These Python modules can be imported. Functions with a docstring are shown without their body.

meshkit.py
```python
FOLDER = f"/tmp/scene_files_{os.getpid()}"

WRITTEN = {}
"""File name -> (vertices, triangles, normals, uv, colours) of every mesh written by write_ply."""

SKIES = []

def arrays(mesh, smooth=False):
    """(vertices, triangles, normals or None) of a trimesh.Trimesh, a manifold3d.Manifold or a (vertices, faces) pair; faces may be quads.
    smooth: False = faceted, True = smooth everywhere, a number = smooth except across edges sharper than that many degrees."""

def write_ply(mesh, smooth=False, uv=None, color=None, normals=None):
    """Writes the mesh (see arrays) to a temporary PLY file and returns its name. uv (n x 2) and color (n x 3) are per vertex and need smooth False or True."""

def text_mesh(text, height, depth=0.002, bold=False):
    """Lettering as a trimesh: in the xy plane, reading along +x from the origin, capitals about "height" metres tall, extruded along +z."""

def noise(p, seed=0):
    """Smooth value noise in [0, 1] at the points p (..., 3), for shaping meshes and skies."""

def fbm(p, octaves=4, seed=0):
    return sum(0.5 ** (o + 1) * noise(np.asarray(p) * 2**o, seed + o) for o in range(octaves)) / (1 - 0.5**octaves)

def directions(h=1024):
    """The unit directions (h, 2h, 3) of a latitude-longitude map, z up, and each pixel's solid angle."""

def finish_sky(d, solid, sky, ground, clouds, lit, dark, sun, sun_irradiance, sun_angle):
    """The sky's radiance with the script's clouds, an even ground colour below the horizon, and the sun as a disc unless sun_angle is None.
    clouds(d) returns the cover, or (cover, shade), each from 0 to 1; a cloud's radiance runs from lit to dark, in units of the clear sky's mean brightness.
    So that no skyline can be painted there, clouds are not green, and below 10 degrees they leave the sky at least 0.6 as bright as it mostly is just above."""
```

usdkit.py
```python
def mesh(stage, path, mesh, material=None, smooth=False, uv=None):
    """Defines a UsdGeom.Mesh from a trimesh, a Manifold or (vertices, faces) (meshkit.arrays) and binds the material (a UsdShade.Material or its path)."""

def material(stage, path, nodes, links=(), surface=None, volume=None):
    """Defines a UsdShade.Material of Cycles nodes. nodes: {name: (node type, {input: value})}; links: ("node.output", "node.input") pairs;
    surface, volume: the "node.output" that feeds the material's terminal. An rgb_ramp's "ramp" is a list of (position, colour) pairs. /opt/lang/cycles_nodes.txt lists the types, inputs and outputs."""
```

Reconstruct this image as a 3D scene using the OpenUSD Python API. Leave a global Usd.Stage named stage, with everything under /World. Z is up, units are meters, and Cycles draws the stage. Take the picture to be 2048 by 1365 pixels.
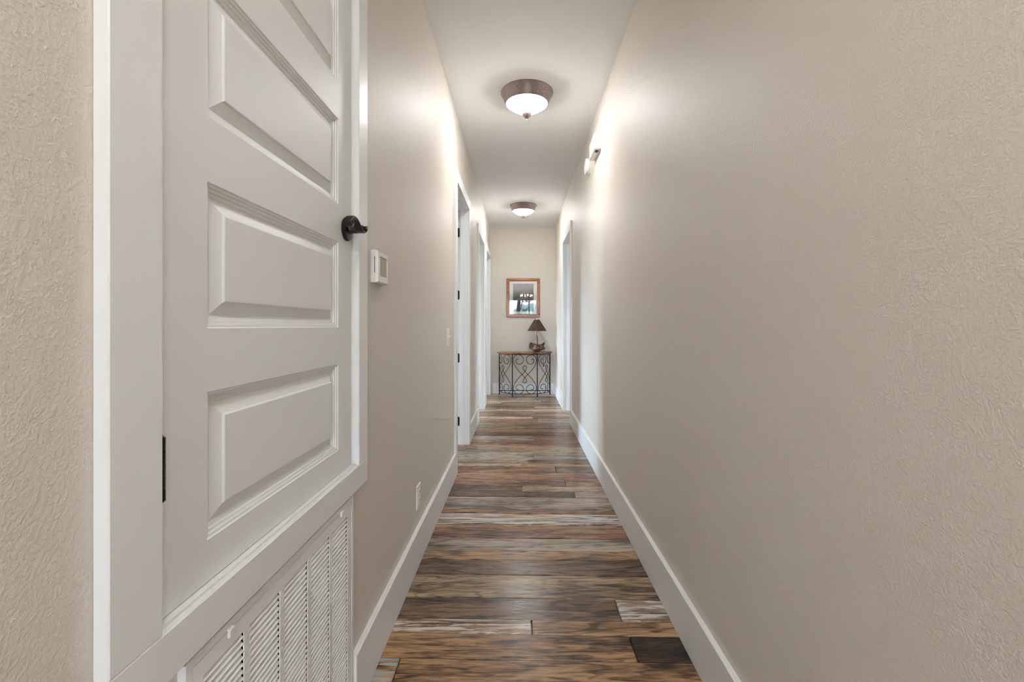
import math, random
import numpy as np
import trimesh
import manifold3d as m3
from shapely.geometry import Polygon, box as sbox
from pxr import Usd, UsdGeom, UsdLux, Gf, Sdf, Vt
import usdkit, meshkit

stage = Usd.Stage.CreateInMemory()
UsdGeom.SetStageUpAxis(stage, UsdGeom.Tokens.z)
UsdGeom.SetStageMetersPerUnit(stage, 1.0)
stage.SetDefaultPrim(UsdGeom.Xform.Define(stage, '/World').GetPrim())

# ------------------------------------------------------------------ camera, sky, sun, area lights, exposure
CAM_Z, FPX = 1.062, 910.0
cam = UsdGeom.Camera.Define(stage, '/World/camera')
cam.AddTranslateOp().Set(Gf.Vec3d(0, 0, CAM_Z))
cam.AddRotateXYZOp().Set(Gf.Vec3f(90, 0, 0))
cam.CreateHorizontalApertureAttr(36.0)
cam.CreateVerticalApertureAttr(24.0)
cam.CreateFocalLengthAttr(FPX / 2048 * 36.0)
cam.CreateHorizontalApertureOffsetAttr(-14.5 / 2048 * 36.0)
cam.CreateVerticalApertureOffsetAttr(-30.5 / 2048 * 36.0)
cam.CreateClippingRangeAttr(Gf.Vec2f(0.02, 500))
cam.CreateExposureAttr(0.98)

dome = UsdLux.DomeLight.Define(stage, '/World/sky_light')          # hazy white sky
dome.CreateIntensityAttr(5.2)
dome.CreateColorAttr(Gf.Vec3f(0.76, 0.87, 1.0))

sun = UsdLux.DistantLight.Define(stage, '/World/sun')              # low hazy sun on the side rooms' windows
sun.CreateAngleAttr(14.0)
sun.CreateIntensityAttr(4.8)
sun.CreateColorAttr(Gf.Vec3f(0.40, 0.66, 1.0))
sun.AddRotateXYZOp().Set(Gf.Vec3f(0, -90 + 9.0, 3.0))

LAMP = 38.0                                                        # radiance of the ceiling lamps' glass


def window_light(name, x, y, z, w, h, facing, power):
    """Daylight standing in a window opening that the camera cannot see."""
    l = UsdLux.RectLight.Define(stage, '/World/' + name)
    l.CreateWidthAttr(w); l.CreateHeightAttr(h); l.CreateIntensityAttr(power)
    l.CreateColorAttr(Gf.Vec3f(0.76, 0.87, 1.0))
    l.AddTranslateOp().Set(Gf.Vec3d(x, y, z))
    l.AddRotateXYZOp().Set(Gf.Vec3f(90, 0, facing))


window_light('daylight_west', -3.45, -3.6, 1.45, 3.4, 1.6, -90, 0.5)      # the big room behind the camera
window_light('daylight_east', 3.45, -3.6, 1.45, 3.4, 1.6, 90, 0.5)
window_light('daylight_left_room', -3.58, 5.15, 1.30, 0.8, 1.2, -90, 2.4)   # the second left room
window_light('daylight_right_room', 3.58, 4.95, 1.30, 1.2, 1.2, 90, 1.6)    # the right room

# ------------------------------------------------------------------ helpers
rng = random.Random(7)
used = {}


def numbered(parent, name):
    k = used.get((parent, name), 0)
    used[(parent, name)] = k + 1
    return name if k == 0 else f'{name}_{k:03d}'


def path_of(parent):
    return '/World' if parent is None else str(parent.GetPath())


def tag(p, label=None, cat=None, group=None, kind=None):
    for k, v in (('label', label), ('category', cat), ('group', group), ('kind', kind)):
        if v:
            p.SetCustomDataByKey(k, v)
    return p


def obj(name, mesh, mat, parent=None, smooth=False, label=None, cat=None, group=None, kind=None):
    pp = path_of(parent)
    m = usdkit.mesh(stage, f'{pp}/{numbered(pp, name)}', mesh, mat, smooth)
    return tag(m.GetPrim(), label, cat, group, kind)


def thing(name, label, cat=None, loc=(0, 0, 0), group=None, kind=None):
    x = UsdGeom.Xform.Define(stage, '/World/' + numbered('/World', name))
    x.AddTranslateOp().Set(Gf.Vec3d(*loc))
    return tag(x.GetPrim(), label, cat, group, kind)


def rel(mesh, loc):
    mesh = mesh.copy()
    mesh.apply_translation([-c for c in loc])
    return mesh


def cat_(*ms):
    return trimesh.util.concatenate([m for m in ms])


def to_tm(man):
    q = man.to_mesh()
    return trimesh.Trimesh(np.array(q.vert_properties[:, :3]), np.array(q.tri_verts), process=False)


def bx(x0, x1, y0, y1, z0, z1, c=0.0):
    x0, x1 = min(x0, x1), max(x0, x1)
    y0, y1 = min(y0, y1), max(y0, y1)
    if not c:
        m = trimesh.creation.box([x1 - x0, y1 - y0, z1 - z0])
        m.apply_translation([(x0 + x1) / 2, (y0 + y1) / 2, (z0 + z1) / 2])
        return m
    pts = []
    for X, sx in ((x0, 1), (x1, -1)):
        for Y, sy in ((y0, 1), (y1, -1)):
            for Z, sz in ((z0, 1), (z1, -1)):
                pts += [(X, Y + sy * c, Z + sz * c), (X + sx * c, Y, Z + sz * c), (X + sx * c, Y + sy * c, Z)]
    return to_tm(m3.Manifold.hull_points(np.array(pts, float)))


def mbox(x0, x1, y0, y1, z0, z1):
    return m3.Manifold.cube([x1 - x0, y1 - y0, z1 - z0]).translate([x0, y0, z0])


def tube(path, r, n=10, closed=False, cap=True):
    P = np.asarray(path, float)
    R = np.full(len(P), r) if np.ndim(r) == 0 else np.asarray(r, float)
    if closed:
        T = np.roll(P, -1, 0) - np.roll(P, 1, 0)
    else:
        T = np.gradient(P, axis=0)
    T /= np.maximum(np.linalg.norm(T, axis=1, keepdims=True), 1e-9)
    a = np.array([0, 0, 1.0]) if abs(T[0][2]) < 0.9 else np.array([1.0, 0, 0])
    u = np.cross(T[0], a); u /= np.linalg.norm(u)
    V = []
    for i in range(len(P)):
        u = u - T[i] * np.dot(u, T[i]); u /= np.linalg.norm(u)
        w = np.cross(T[i], u)
        for k in range(n):
            t = 2 * math.pi * k / n
            V.append(P[i] + R[i] * (math.cos(t) * u + math.sin(t) * w))
    F = []
    L = len(P)
    for i in range(L if closed else L - 1):
        j = (i + 1) % L
        for k in range(n):
            q = (k + 1) % n
            F += [(i * n + k, i * n + q, j * n + q), (i * n + k, j * n + q, j * n + k)]
    if not closed and cap:
        V += [P[0], P[-1]]
        for k in range(n):
            F.append((len(V) - 2, (k + 1) % n, k))
            F.append((len(V) - 1, (L - 1) * n + k, (L - 1) * n + (k + 1) % n))
    return trimesh.Trimesh(np.array(V), np.array(F), process=False)


def lathe(profile, n=48, close=True):
    """profile: (radius, z) from bottom to top; axis z."""
    V, F = [], []
    for r, z in profile:
        for k in range(n):
            t = 2 * math.pi * k / n
            V.append((r * math.cos(t), r * math.sin(t), z))
    L = len(profile)
    for i in range(L - 1):
        for k in range(n):
            q = (k + 1) % n
            F += [(i * n + k, i * n + q, (i + 1) * n + q), (i * n + k, (i + 1) * n + q, (i + 1) * n + k)]
    if close:
        V += [(0, 0, profile[0][1]), (0, 0, profile[-1][1])]
        for k in range(n):
            F.append((len(V) - 2, (k + 1) % n, k))
            F.append((len(V) - 1, (L - 1) * n + k, (L - 1) * n + (k + 1) % n))
    return trimesh.Trimesh(np.array(V, float), np.array(F), process=False)


def catmull(pts, per=8):
    P = np.asarray(pts, float)
    Q = np.vstack([2 * P[0] - P[1], P, 2 * P[-1] - P[-2]])
    out = []
    for i in range(1, len(Q) - 2):
        for t in np.linspace(0, 1, per, endpoint=False):
            a, b, c, d = Q[i - 1], Q[i], Q[i + 1], Q[i + 2]
            out.append(0.5 * (2 * b + (c - a) * t + (2 * a - 5 * b + 4 * c - d) * t * t + (3 * b - a - 3 * c + d) * t ** 3))
    out.append(P[-1])
    return np.array(out)


def extr(poly, h):
    return trimesh.creation.extrude_polygon(poly, h, engine='earcut')


def frame_map(mesh, origin, ex, ey, ez):
    """local (x, y, z) -> origin + x ex + y ey + z ez"""
    mesh = mesh.copy()
    M = np.eye(4)
    M[:3, 0], M[:3, 1], M[:3, 2], M[:3, 3] = ex, ey, ez, origin
    mesh.apply_transform(M)
    if np.linalg.det(M[:3, :3]) < 0:
        pass                                                      # trimesh flips the winding of a mirrored mesh itself
    return mesh


def loft_rects(u0, u1, v0, v1, profile):
    """concentric rectangles (inset, depth) in the u, v plane, depth along +w; the last one is filled."""
    V, F = [], []
    for d, w in profile:
        V += [(u0 + d, v0 + d, w), (u1 - d, v0 + d, w), (u1 - d, v1 - d, w), (u0 + d, v1 - d, w)]
    for i in range(len(profile) - 1):
        for k in range(4):
            q = (k + 1) % 4
            F += [(4 * i + k, 4 * i + q, 4 * i + 4 + q), (4 * i + k, 4 * i + 4 + q, 4 * i + 4 + k)]
    e = 4 * (len(profile) - 1)
    F += [(e, e + 1, e + 2), (e, e + 2, e + 3)]
    return trimesh.Trimesh(np.array(V, float), np.array(F), process=False)


# ------------------------------------------------------------------ materials
UsdGeom.Scope.Define(stage, '/World/Looks')
LK = '/World/Looks/'


def plain(name, col, rough=0.5, metal=0.0, spec=0.5, **kw):
    return usdkit.material(stage, LK + name, {'p': ('principled_bsdf', dict(base_color=col, roughness=rough, metallic=metal, specular_ior_level=spec, **kw))}, surface='p.BSDF')


def bumped(name, col, rough, scale, strength, dist, detail=2.0, spec=0.5, metal=0.0, vary=0.0, ramp=None, vscale=6.0):
    nodes = {'g': ('geometry', {}), 'n': ('noise_texture', dict(scale=scale, detail=detail, roughness=0.5)),
             'b': ('bump', dict(strength=strength, distance=dist)),
             'p': ('principled_bsdf', dict(base_color=col, roughness=rough, specular_ior_level=spec, metallic=metal))}
    links = [('g.position', 'n.vector'), ('b.normal', 'p.normal')]
    if ramp:
        nodes['r'] = ('map_range', dict(range_type='smoothstep', from_min=ramp[0], from_max=ramp[1], to_min=0.0, to_max=1.0, clamp=True))
        links += [('n.fac', 'r.value'), ('r.result', 'b.height')]
    else:
        links += [('n.fac', 'b.height')]
    if vary:
        nodes['n2'] = ('noise_texture', dict(scale=vscale, detail=3.0))
        nodes['c'] = ('rgb_ramp', {'ramp': [(0.3, tuple(c * (1 - vary) for c in col)), (0.7, tuple(min(1, c * (1 + vary)) for c in col))]})
        links += [('g.position', 'n2.vector'), ('n2.fac', 'c.fac'), ('c.color', 'p.base_color')]
    return usdkit.material(stage, LK + name, nodes, links, surface='p.BSDF')


WALL = bumped('wall_paint', (0.680, 0.627, 0.563), 0.50, 215.0, 0.36, 0.0012, ramp=(0.38, 0.72), spec=0.32)
CEIL = bumped('ceiling_paint', (0.90, 0.90, 0.895), 0.85, 90.0, 0.10, 0.001, spec=0.2)
TRIM = bumped('trim_paint', (0.79, 0.80, 0.80), 0.40, 35.0, 0.03, 0.001)
DOORP = bumped('door_paint', (0.78, 0.79, 0.785), 0.46, 30.0, 0.02, 0.001, spec=0.35)
VENTM = plain('grille_enamel', (0.83, 0.835, 0.83), 0.38)
BLACK = plain('black_iron', (0.004, 0.004, 0.0045), 0.24)
BRONZE = bumped('brushed_bronze', (0.27, 0.215, 0.21), 0.40, 140.0, 0.25, 0.001, metal=0.55, vary=0.22, vscale=90.0)
PLASTIC = plain('white_plastic', (0.84, 0.84, 0.82), 0.32)
PLASTIC2 = plain('aged_plastic', (0.82, 0.80, 0.75), 0.4)
SCREEN = plain('display_grey', (0.44, 0.385, 0.31), 0.12)
DARKSLOT = plain('dark_slot', (0.02, 0.018, 0.016), 0.7)
IRON = bumped('wrought_iron', (0.009, 0.007, 0.008), 0.5, 180.0, 0.2, 0.001, spec=0.28)
BRASS = plain('polished_brass', (0.78, 0.56, 0.24), 0.2, 1.0)
CORDM = plain('brown_cord', (0.06, 0.035, 0.025), 0.45)
GLOW = usdkit.material(stage, LK + 'lamp_glass', {'e': ('emission', dict(color=(1.0, 0.99, 0.98), strength=LAMP))}, surface='e.emission')
FLAME = usdkit.material(stage, LK + 'bulb_glass', {'e': ('emission', dict(color=(1.0, 0.80, 0.52), strength=150.0))}, surface='e.emission')
MATB = plain('mat_board', (0.93, 0.925, 0.91), 0.8)
PANE = usdkit.material(stage, LK + 'clear_pane', {'f': ('fresnel', {'IOR': 1.5}), 't': ('transparent_bsdf', {}), 'g': ('glossy_bsdf', dict(color=(1, 1, 1), roughness=0.0)), 'm': ('mix_closure', {})},
                       [('f.fac', 'm.fac'), ('t.BSDF', 'm.closure1'), ('g.BSDF', 'm.closure2')], surface='m.closure')


def wood(name, dark, mid, light, paint=None, paint_amt=0.0, knots=0.35, rough=0.25, sx=1.0, contrast=1.0, axis='x', fig=0.13):
    """Board wood with the grain along x (or z): broad tone, wavy rings, fine streaks, knots, worn paint."""
    if name.startswith('plank'):
        dark, mid, light = (tuple(c * 1.02 for c in q) for q in (dark, mid, light))
    st = (1.1 * sx, 9.0, 9.0) if axis == 'x' else (9.0, 9.0, 1.1 * sx)
    fine = (16.0, 230.0, 60.0) if axis == 'x' else (230.0, 60.0, 16.0)
    mid_s = (6.0, 48.0, 20.0) if axis == 'x' else (48.0, 20.0, 6.0)
    kn = (3.0, 9.0, 9.0) if axis == 'x' else (9.0, 9.0, 3.0)
    N = {
        'g': ('geometry', {}), 'o': ('object_info', {}),
        'off': ('math', dict(math_type='multiply', value2=37.0)),
        'ox': ('combine_xyz', {}), 'add': ('mix', dict(mix_type='add', fac=1.0)),
        'm1': ('mapping', dict(mapping_type='point', scale=st)), 'm2': ('mapping', dict(mapping_type='point', scale=fine)), 'm3': ('mapping', dict(mapping_type='point', scale=kn)),
        'broad': ('noise_texture', dict(scale=1.0, detail=3.0, roughness=0.55, distortion=0.6)),
        'ring_in': ('noise_texture', dict(scale=1.3, detail=2.0, roughness=0.4, distortion=0.5)),
        'ring_k': ('math', dict(math_type='multiply', value2=62.0)),
        'ring': ('math', dict(math_type='sine')),
        'ring_n': ('map_range', dict(range_type='smoothstep', from_min=0.35, from_max=1.0, to_min=1.0, to_max=0.0, clamp=True)),
        'streak': ('noise_texture', dict(scale=1.0, detail=4.0, roughness=0.6)),
        'm4': ('mapping', dict(mapping_type='point', scale=mid_s)),
        'mid': ('noise_texture', dict(scale=1.0, detail=4.0, roughness=0.6, distortion=0.9)),
        'a1': ('math', dict(math_type='multiply_add', value2=2 * fig, value3=-1.55 * fig)),
        'a2': ('math', dict(math_type='multiply_add', value2=0.85 * contrast, value3=-0.425 * contrast)),
        'a3': ('math', dict(math_type='multiply_add', value2=1.45 * contrast, value3=-0.725 * contrast)),
        's1': ('math', dict(math_type='add')), 's2': ('math', dict(math_type='add')), 's3': ('math', dict(math_type='add')),
        's0': ('math', dict(math_type='multiply_add', value2=1.75, value3=-0.375)),
        'cr': ('rgb_ramp', {'ramp': [(0.0, tuple(c * 0.45 for c in dark)), (0.22, dark), (0.52, mid), (0.82, light), (1.0, tuple(min(1, c * 1.15) for c in light))]}),
        'vor': ('voronoi_texture', dict(scale=1.0)),
        'kr': ('map_range', dict(range_type='smoothstep', from_min=0.04, from_max=0.26, to_min=knots, to_max=0.0, clamp=True)),
        'km': ('mix', dict(mix_type='mix', color2=tuple(c * 0.22 for c in dark))),
        'rr': ('map_range', dict(from_min=0.3, from_max=0.7, to_min=rough - 0.06, to_max=rough + 0.10, clamp=True)),
        'b': ('bump', dict(strength=0.25, distance=0.0008)),
        'p': ('principled_bsdf', dict(specular_ior_level=0.45)),
    }
    L = [('o.random', 'off.value1'), ('off.value', 'ox.x'), ('off.value', 'ox.y'), ('g.position', 'add.color1'), ('ox.vector', 'add.color2'),
         ('add.color', 'm1.vector'), ('add.color', 'm2.vector'), ('add.color', 'm3.vector'),
         ('m1.vector', 'broad.vector'), ('m1.vector', 'ring_in.vector'), ('m2.vector', 'streak.vector'), ('m3.vector', 'vor.vector'),
         ('ring_in.fac', 'ring_k.value1'), ('ring_k.value', 'ring.value1'), ('ring.value', 'ring_n.value'),
         ('ring_n.result', 'a1.value1'), ('streak.fac', 'a2.value1'), ('broad.fac', 's0.value1'),
         ('s0.value', 's1.value1'), ('a1.value', 's1.value2'), ('s1.value', 's2.value1'), ('a2.value', 's2.value2'),
         ('s2.value', 's3.value1'), ('a3.value', 's3.value2'), ('mid.fac', 'a3.value1'), ('add.color', 'm4.vector'), ('m4.vector', 'mid.vector'), ('s3.value', 'cr.fac'), ('vor.distance', 'kr.value'), ('kr.result', 'km.fac'), ('cr.color', 'km.color1'),
         ('streak.fac', 'rr.value'), ('rr.result', 'p.roughness'), ('s2.value', 'b.height'), ('b.normal', 'p.normal')]
    last = 'km.color'
    if paint:
        N['pm'] = ('mapping', dict(mapping_type='point', scale=(4.0, 55.0, 10.0), location=(3.1, 1.7, 0.0)))
        N['pn'] = ('noise_texture', dict(scale=1.0, detail=4.0, roughness=0.65, distortion=0.8))
        lo = 0.62 - 0.30 * paint_amt
        N['pr'] = ('map_range', dict(range_type='smoothstep', from_min=lo, from_max=lo + 0.10, to_min=0.0, to_max=0.88, clamp=True))
        N['px'] = ('mix', dict(mix_type='mix', color2=paint))
        L += [('add.color', 'pm.vector'), ('pm.vector', 'pn.vector'), ('pn.fac', 'pr.value'), ('pr.result', 'px.fac'), (last, 'px.color1')]
        last = 'px.color'
    L.append((last, 'p.base_color'))
    return usdkit.material(stage, LK + name, N, L, surface='p.BSDF')


W = {
    'walnut': wood('plank_walnut', (0.060, 0.034, 0.019), (0.168, 0.100, 0.058), (0.295, 0.188, 0.112), knots=0.3),
    'golden': wood('plank_golden', (0.085, 0.044, 0.020), (0.235, 0.132, 0.064), (0.400, 0.250, 0.130), knots=0.7, contrast=1.0, fig=0.16),
    'knotty': wood('plank_knotty', (0.060, 0.030, 0.016), (0.215, 0.115, 0.054), (0.400, 0.235, 0.115), knots=0.97, contrast=1.1, sx=1.2, fig=0.13),
    'red': wood('plank_red', (0.075, 0.034, 0.019), (0.225, 0.110, 0.058), (0.370, 0.205, 0.112), knots=0.5),
    'grey': wood('plank_grey', (0.125, 0.094, 0.072), (0.270, 0.212, 0.168), (0.410, 0.340, 0.280), knots=0.25),
    'tan': wood('plank_tan', (0.220, 0.145, 0.085), (0.390, 0.285, 0.190), (0.540, 0.430, 0.310), knots=0.2),
    'olive': wood('plank_olive', (0.075, 0.047, 0.026), (0.205, 0.138, 0.082), (0.370, 0.265, 0.160), knots=0.2, sx=1.2, fig=0.14),
    'white': wood('plank_white', (0.090, 0.055, 0.035), (0.220, 0.150, 0.100), (0.340, 0.250, 0.180), paint=(0.62, 0.61, 0.60), paint_amt=0.52),
    'whitewash': wood('plank_whitewash', (0.110, 0.060, 0.035), (0.260, 0.165, 0.100), (0.380, 0.260, 0.170), paint=(0.66, 0.60, 0.53), paint_amt=0.47),
    'umber': wood('plank_umber', (0.030, 0.017, 0.010), (0.096, 0.054, 0.031), (0.195, 0.115, 0.066), knots=0.3, fig=0.2),
    'ebony': wood('plank_ebony', (0.010, 0.006, 0.005), (0.032, 0.016, 0.011), (0.075, 0.036, 0.020), knots=0.2),
    'blue': wood('plank_blue', (0.180, 0.085, 0.030), (0.380, 0.210, 0.080), (0.520, 0.330, 0.160), paint=(0.36, 0.42, 0.45), paint_amt=0.55),
}
TABLEWOOD = wood('table_wood', (0.085, 0.032, 0.018), (0.210, 0.082, 0.040), (0.330, 0.150, 0.070), knots=0.1, rough=0.22)
FRAMEWOOD = wood('frame_wood', (0.240, 0.075, 0.026), (0.330, 0.110, 0.036), (0.400, 0.150, 0.050), knots=0.0, rough=0.13, contrast=0.4)
DRIFT = wood('driftwood', (0.040, 0.018, 0.012), (0.120, 0.050, 0.030), (0.260, 0.130, 0.075), knots=0.4, rough=0.30, contrast=1.3)
BRANCH = wood('branch_wood', (0.140, 0.062, 0.034), (0.260, 0.125, 0.072), (0.380, 0.200, 0.120), knots=0.1, axis='z', rough=0.4)
SHADE = bumped('shade_hide', (0.070, 0.040, 0.023), 0.65, 40.0, 0.3, 0.002, spec=0.2, vary=0.35, vscale=25.0)

# ------------------------------------------------------------------ the setting
XL, XR, H, YF, YB = -0.460, 0.562, 2.618, 7.10, -1.20             # drywall faces, ceiling, far wall, hall mouth behind the camera
WT, CT = 0.115, 0.018                                             # wall and casing thickness
HEAD = 2.096
DOORS_L = [(3.275, 4.060), (5.020, 5.800), (6.175, 6.990)]        # clear openings along y
DOOR_R = (4.900, 5.700)

wl = mbox(XL - WT, XL, YB, YF, 0, H)
for a, b in DOORS_L:
    wl -= mbox(XL - WT - .1, XL + .1, a - 0.018, b + 0.018, -0.1, HEAD + 0.018)
wl -= mbox(XL - WT - .1, XL + .1, 0.562, 1.270, 0.650, HEAD + 0.018)
wl -= mbox(XL - WT - .1, XL + .1, 0.636, 1.206, 0.095, 0.575)
obj('wall_left', to_tm(wl), WALL, label='left hall wall in textured greige paint, pierced by the closet door and three doorways', kind='structure')
wr = mbox(XR, XR + WT, YB, YF, 0, H) - mbox(XR - .1, XR + WT + .1, DOOR_R[0] - 0.018, DOOR_R[1] + 0.018, -0.1, HEAD + 0.018)
obj('wall_right', to_tm(wr), WALL, label='long right hall wall in textured greige paint with one doorway far down', kind='structure')
obj('wall_far', bx(XL - WT, XR + WT, YF, YF + WT, 0, H), WALL, label='far end wall of the hall behind the console table and picture', kind='structure')
obj('ceiling', bx(-3.72, 3.72, YB, 9.1, H, H + 0.10), CEIL, label='flat white hall ceiling carrying two dome lights', kind='structure')

# side rooms (only their light and door reveals show)
ROOMP = WALL


def shell(name, label, man):
    obj(name, to_tm(man), ROOMP, label=label, kind='structure')


wo = mbox(-3.72, -3.60, YB, 9.1, 0, H) - mbox(-3.8, -3.5, 3.35, 4.20, 0.55, 1.90) - mbox(-3.8, -3.5, 4.75, 5.55, 0.70, 1.90) - mbox(-3.8, -3.5, 6.20, 7.60, 0.55, 1.95)
shell('wall_west', 'outer wall of the left side rooms with their window openings', wo)
for y, t in ((2.18, 'wall between the closet and the first left room'), (4.42, 'wall between the first and second left rooms'), (5.95, 'wall between the second and third left rooms'), (9.0, 'end wall of the third left room')):
    shell('wall_partition', t, mbox(-3.60, XL - WT, y, y + 0.10, 0, H))
shell('wall_west', 'stub wall closing the third left room beyond the hall end', mbox(XL - WT, XL, YF + WT, 9.0, 0, H))
shell('wall_east', 'outer wall of the right side room', mbox(3.60, 3.72, YB, 9.1, 0, H) - mbox(3.5, 3.8, 4.35, 5.55, 0.70, 1.90))
for y, t in ((4.0, 'near wall of the right side room'), (7.3, 'far wall of the right side room')):
    shell('wall_partition', t, mbox(XR + WT, 3.60, y, y + 0.10, 0, H))

# the big room behind the camera, seen only in the picture glass
shell('wall_rear', 'window wall of the big room behind the hall mouth', mbox(-3.6, 3.6, -7.62, -7.5, 0, 3.0) - mbox(-1.55, 1.55, -7.7, -7.4, 0.35, 2.30))
g1 = mbox(-3.6, XL, YB - 0.12, YB, 0, 4.4) + mbox(XR, 3.6, YB - 0.12, YB, 0, 4.4) + mbox(XL, XR, YB - 0.12, YB, H, 4.4)
shell('wall_front', 'wall of the big room around the hall mouth', g1)
for sx, nm in ((-1, 'west'), (1, 'east')):
    pr = Polygon([(-7.5, 0), (YB - 0.12, 0), (YB - 0.12, 4.4), (-7.5, 2.96)])
    hole = Polygon([(-5.3, 0.65), (-1.9, 0.65), (-1.9, 2.25), (-5.3, 2.25)])
    m = frame_map(extr(pr.difference(hole), 0.12), (3.5 * sx - 0.06, 0, 0), (0, 1, 0), (0, 0, 1), (1, 0, 0))
    obj('wall_' + nm, m, ROOMP, label=f'{nm} wall of the big room with a wide window opening', kind='structure')
PLANKC = wood('ceiling_boards', (0.20, 0.17, 0.15), (0.33, 0.29, 0.26), (0.44, 0.40, 0.37), knots=0.2, rough=0.6)
cl = thing('ceiling', 'sloped grey board ceiling of the big room, mirrored in the picture glass', kind='structure')
nb = 40
for i in range(nb):
    y0, y1 = -7.5 + (6.18 / nb) * i + 0.004, -7.5 + (6.18 / nb) * (i + 1) - 0.004
    z = lambda y: 2.96 + (y + 7.5) * (1.44 / 6.18)
    V = [(-3.5, y0, z(y0)), (3.5, y0, z(y0)), (3.5, y1, z(y1)), (-3.5, y1, z(y1))]
    V += [(a, b, c + 0.03) for a, b, c in V]
    obj('board', trimesh.convex.convex_hull(np.array(V)), PLANKC, cl)
obj('roof_deck', trimesh.convex.convex_hull(np.array([(x, y, 2.96 + (y + 7.5) * (1.44 / 6.18) + d) for x in (-3.6, 3.6) for y in (-7.6, -1.25) for d in (0.032, 0.10)])), DARKSLOT, cl)
BEAMW = plain('beam_stain', (0.20, 0.165, 0.15), 0.6)
w1 = thing('window_1', 'wide rear window whose daylight shows in the picture glass', kind='structure')
for x in (-1.55, -0.52, 0.47, 1.55):
    obj('mullion', bx(x - 0.03, x + 0.03, -7.60, -7.52, 0.35, 2.30, 0.004), TRIM, w1)
for z in (0.35, 2.27):
    obj('rail', bx(-1.55, 1.55, -7.595, -7.525, z, z + 0.03), TRIM, w1)
obj('pane', bx(-1.55, 1.55, -7.562, -7.558, 0.36, 2.29), PANE, w1)

# floor: a slab, and every plank of the hall
fl = thing('floor', 'hall floor of mixed rustic wood planks laid crosswise', kind='structure')
obj('subfloor', bx(-3.72, 3.72, -7.62, 9.1, -0.10, -0.0125), W['walnut'], fl)
TILT = -0.025


def plank(y0, y1, x0, x1, mat):
    g, c, t = 0.0013, 0.0026, 0.012
    m = bx(x0 + g, x1 - g, y0 + g, y1 - g, -t, 0.0, c)
    v = m.vertices
    v[:, 1] += v[:, 0] * TILT
    m.vertices = v
    obj('plank', m, W[mat], fl)


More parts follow.
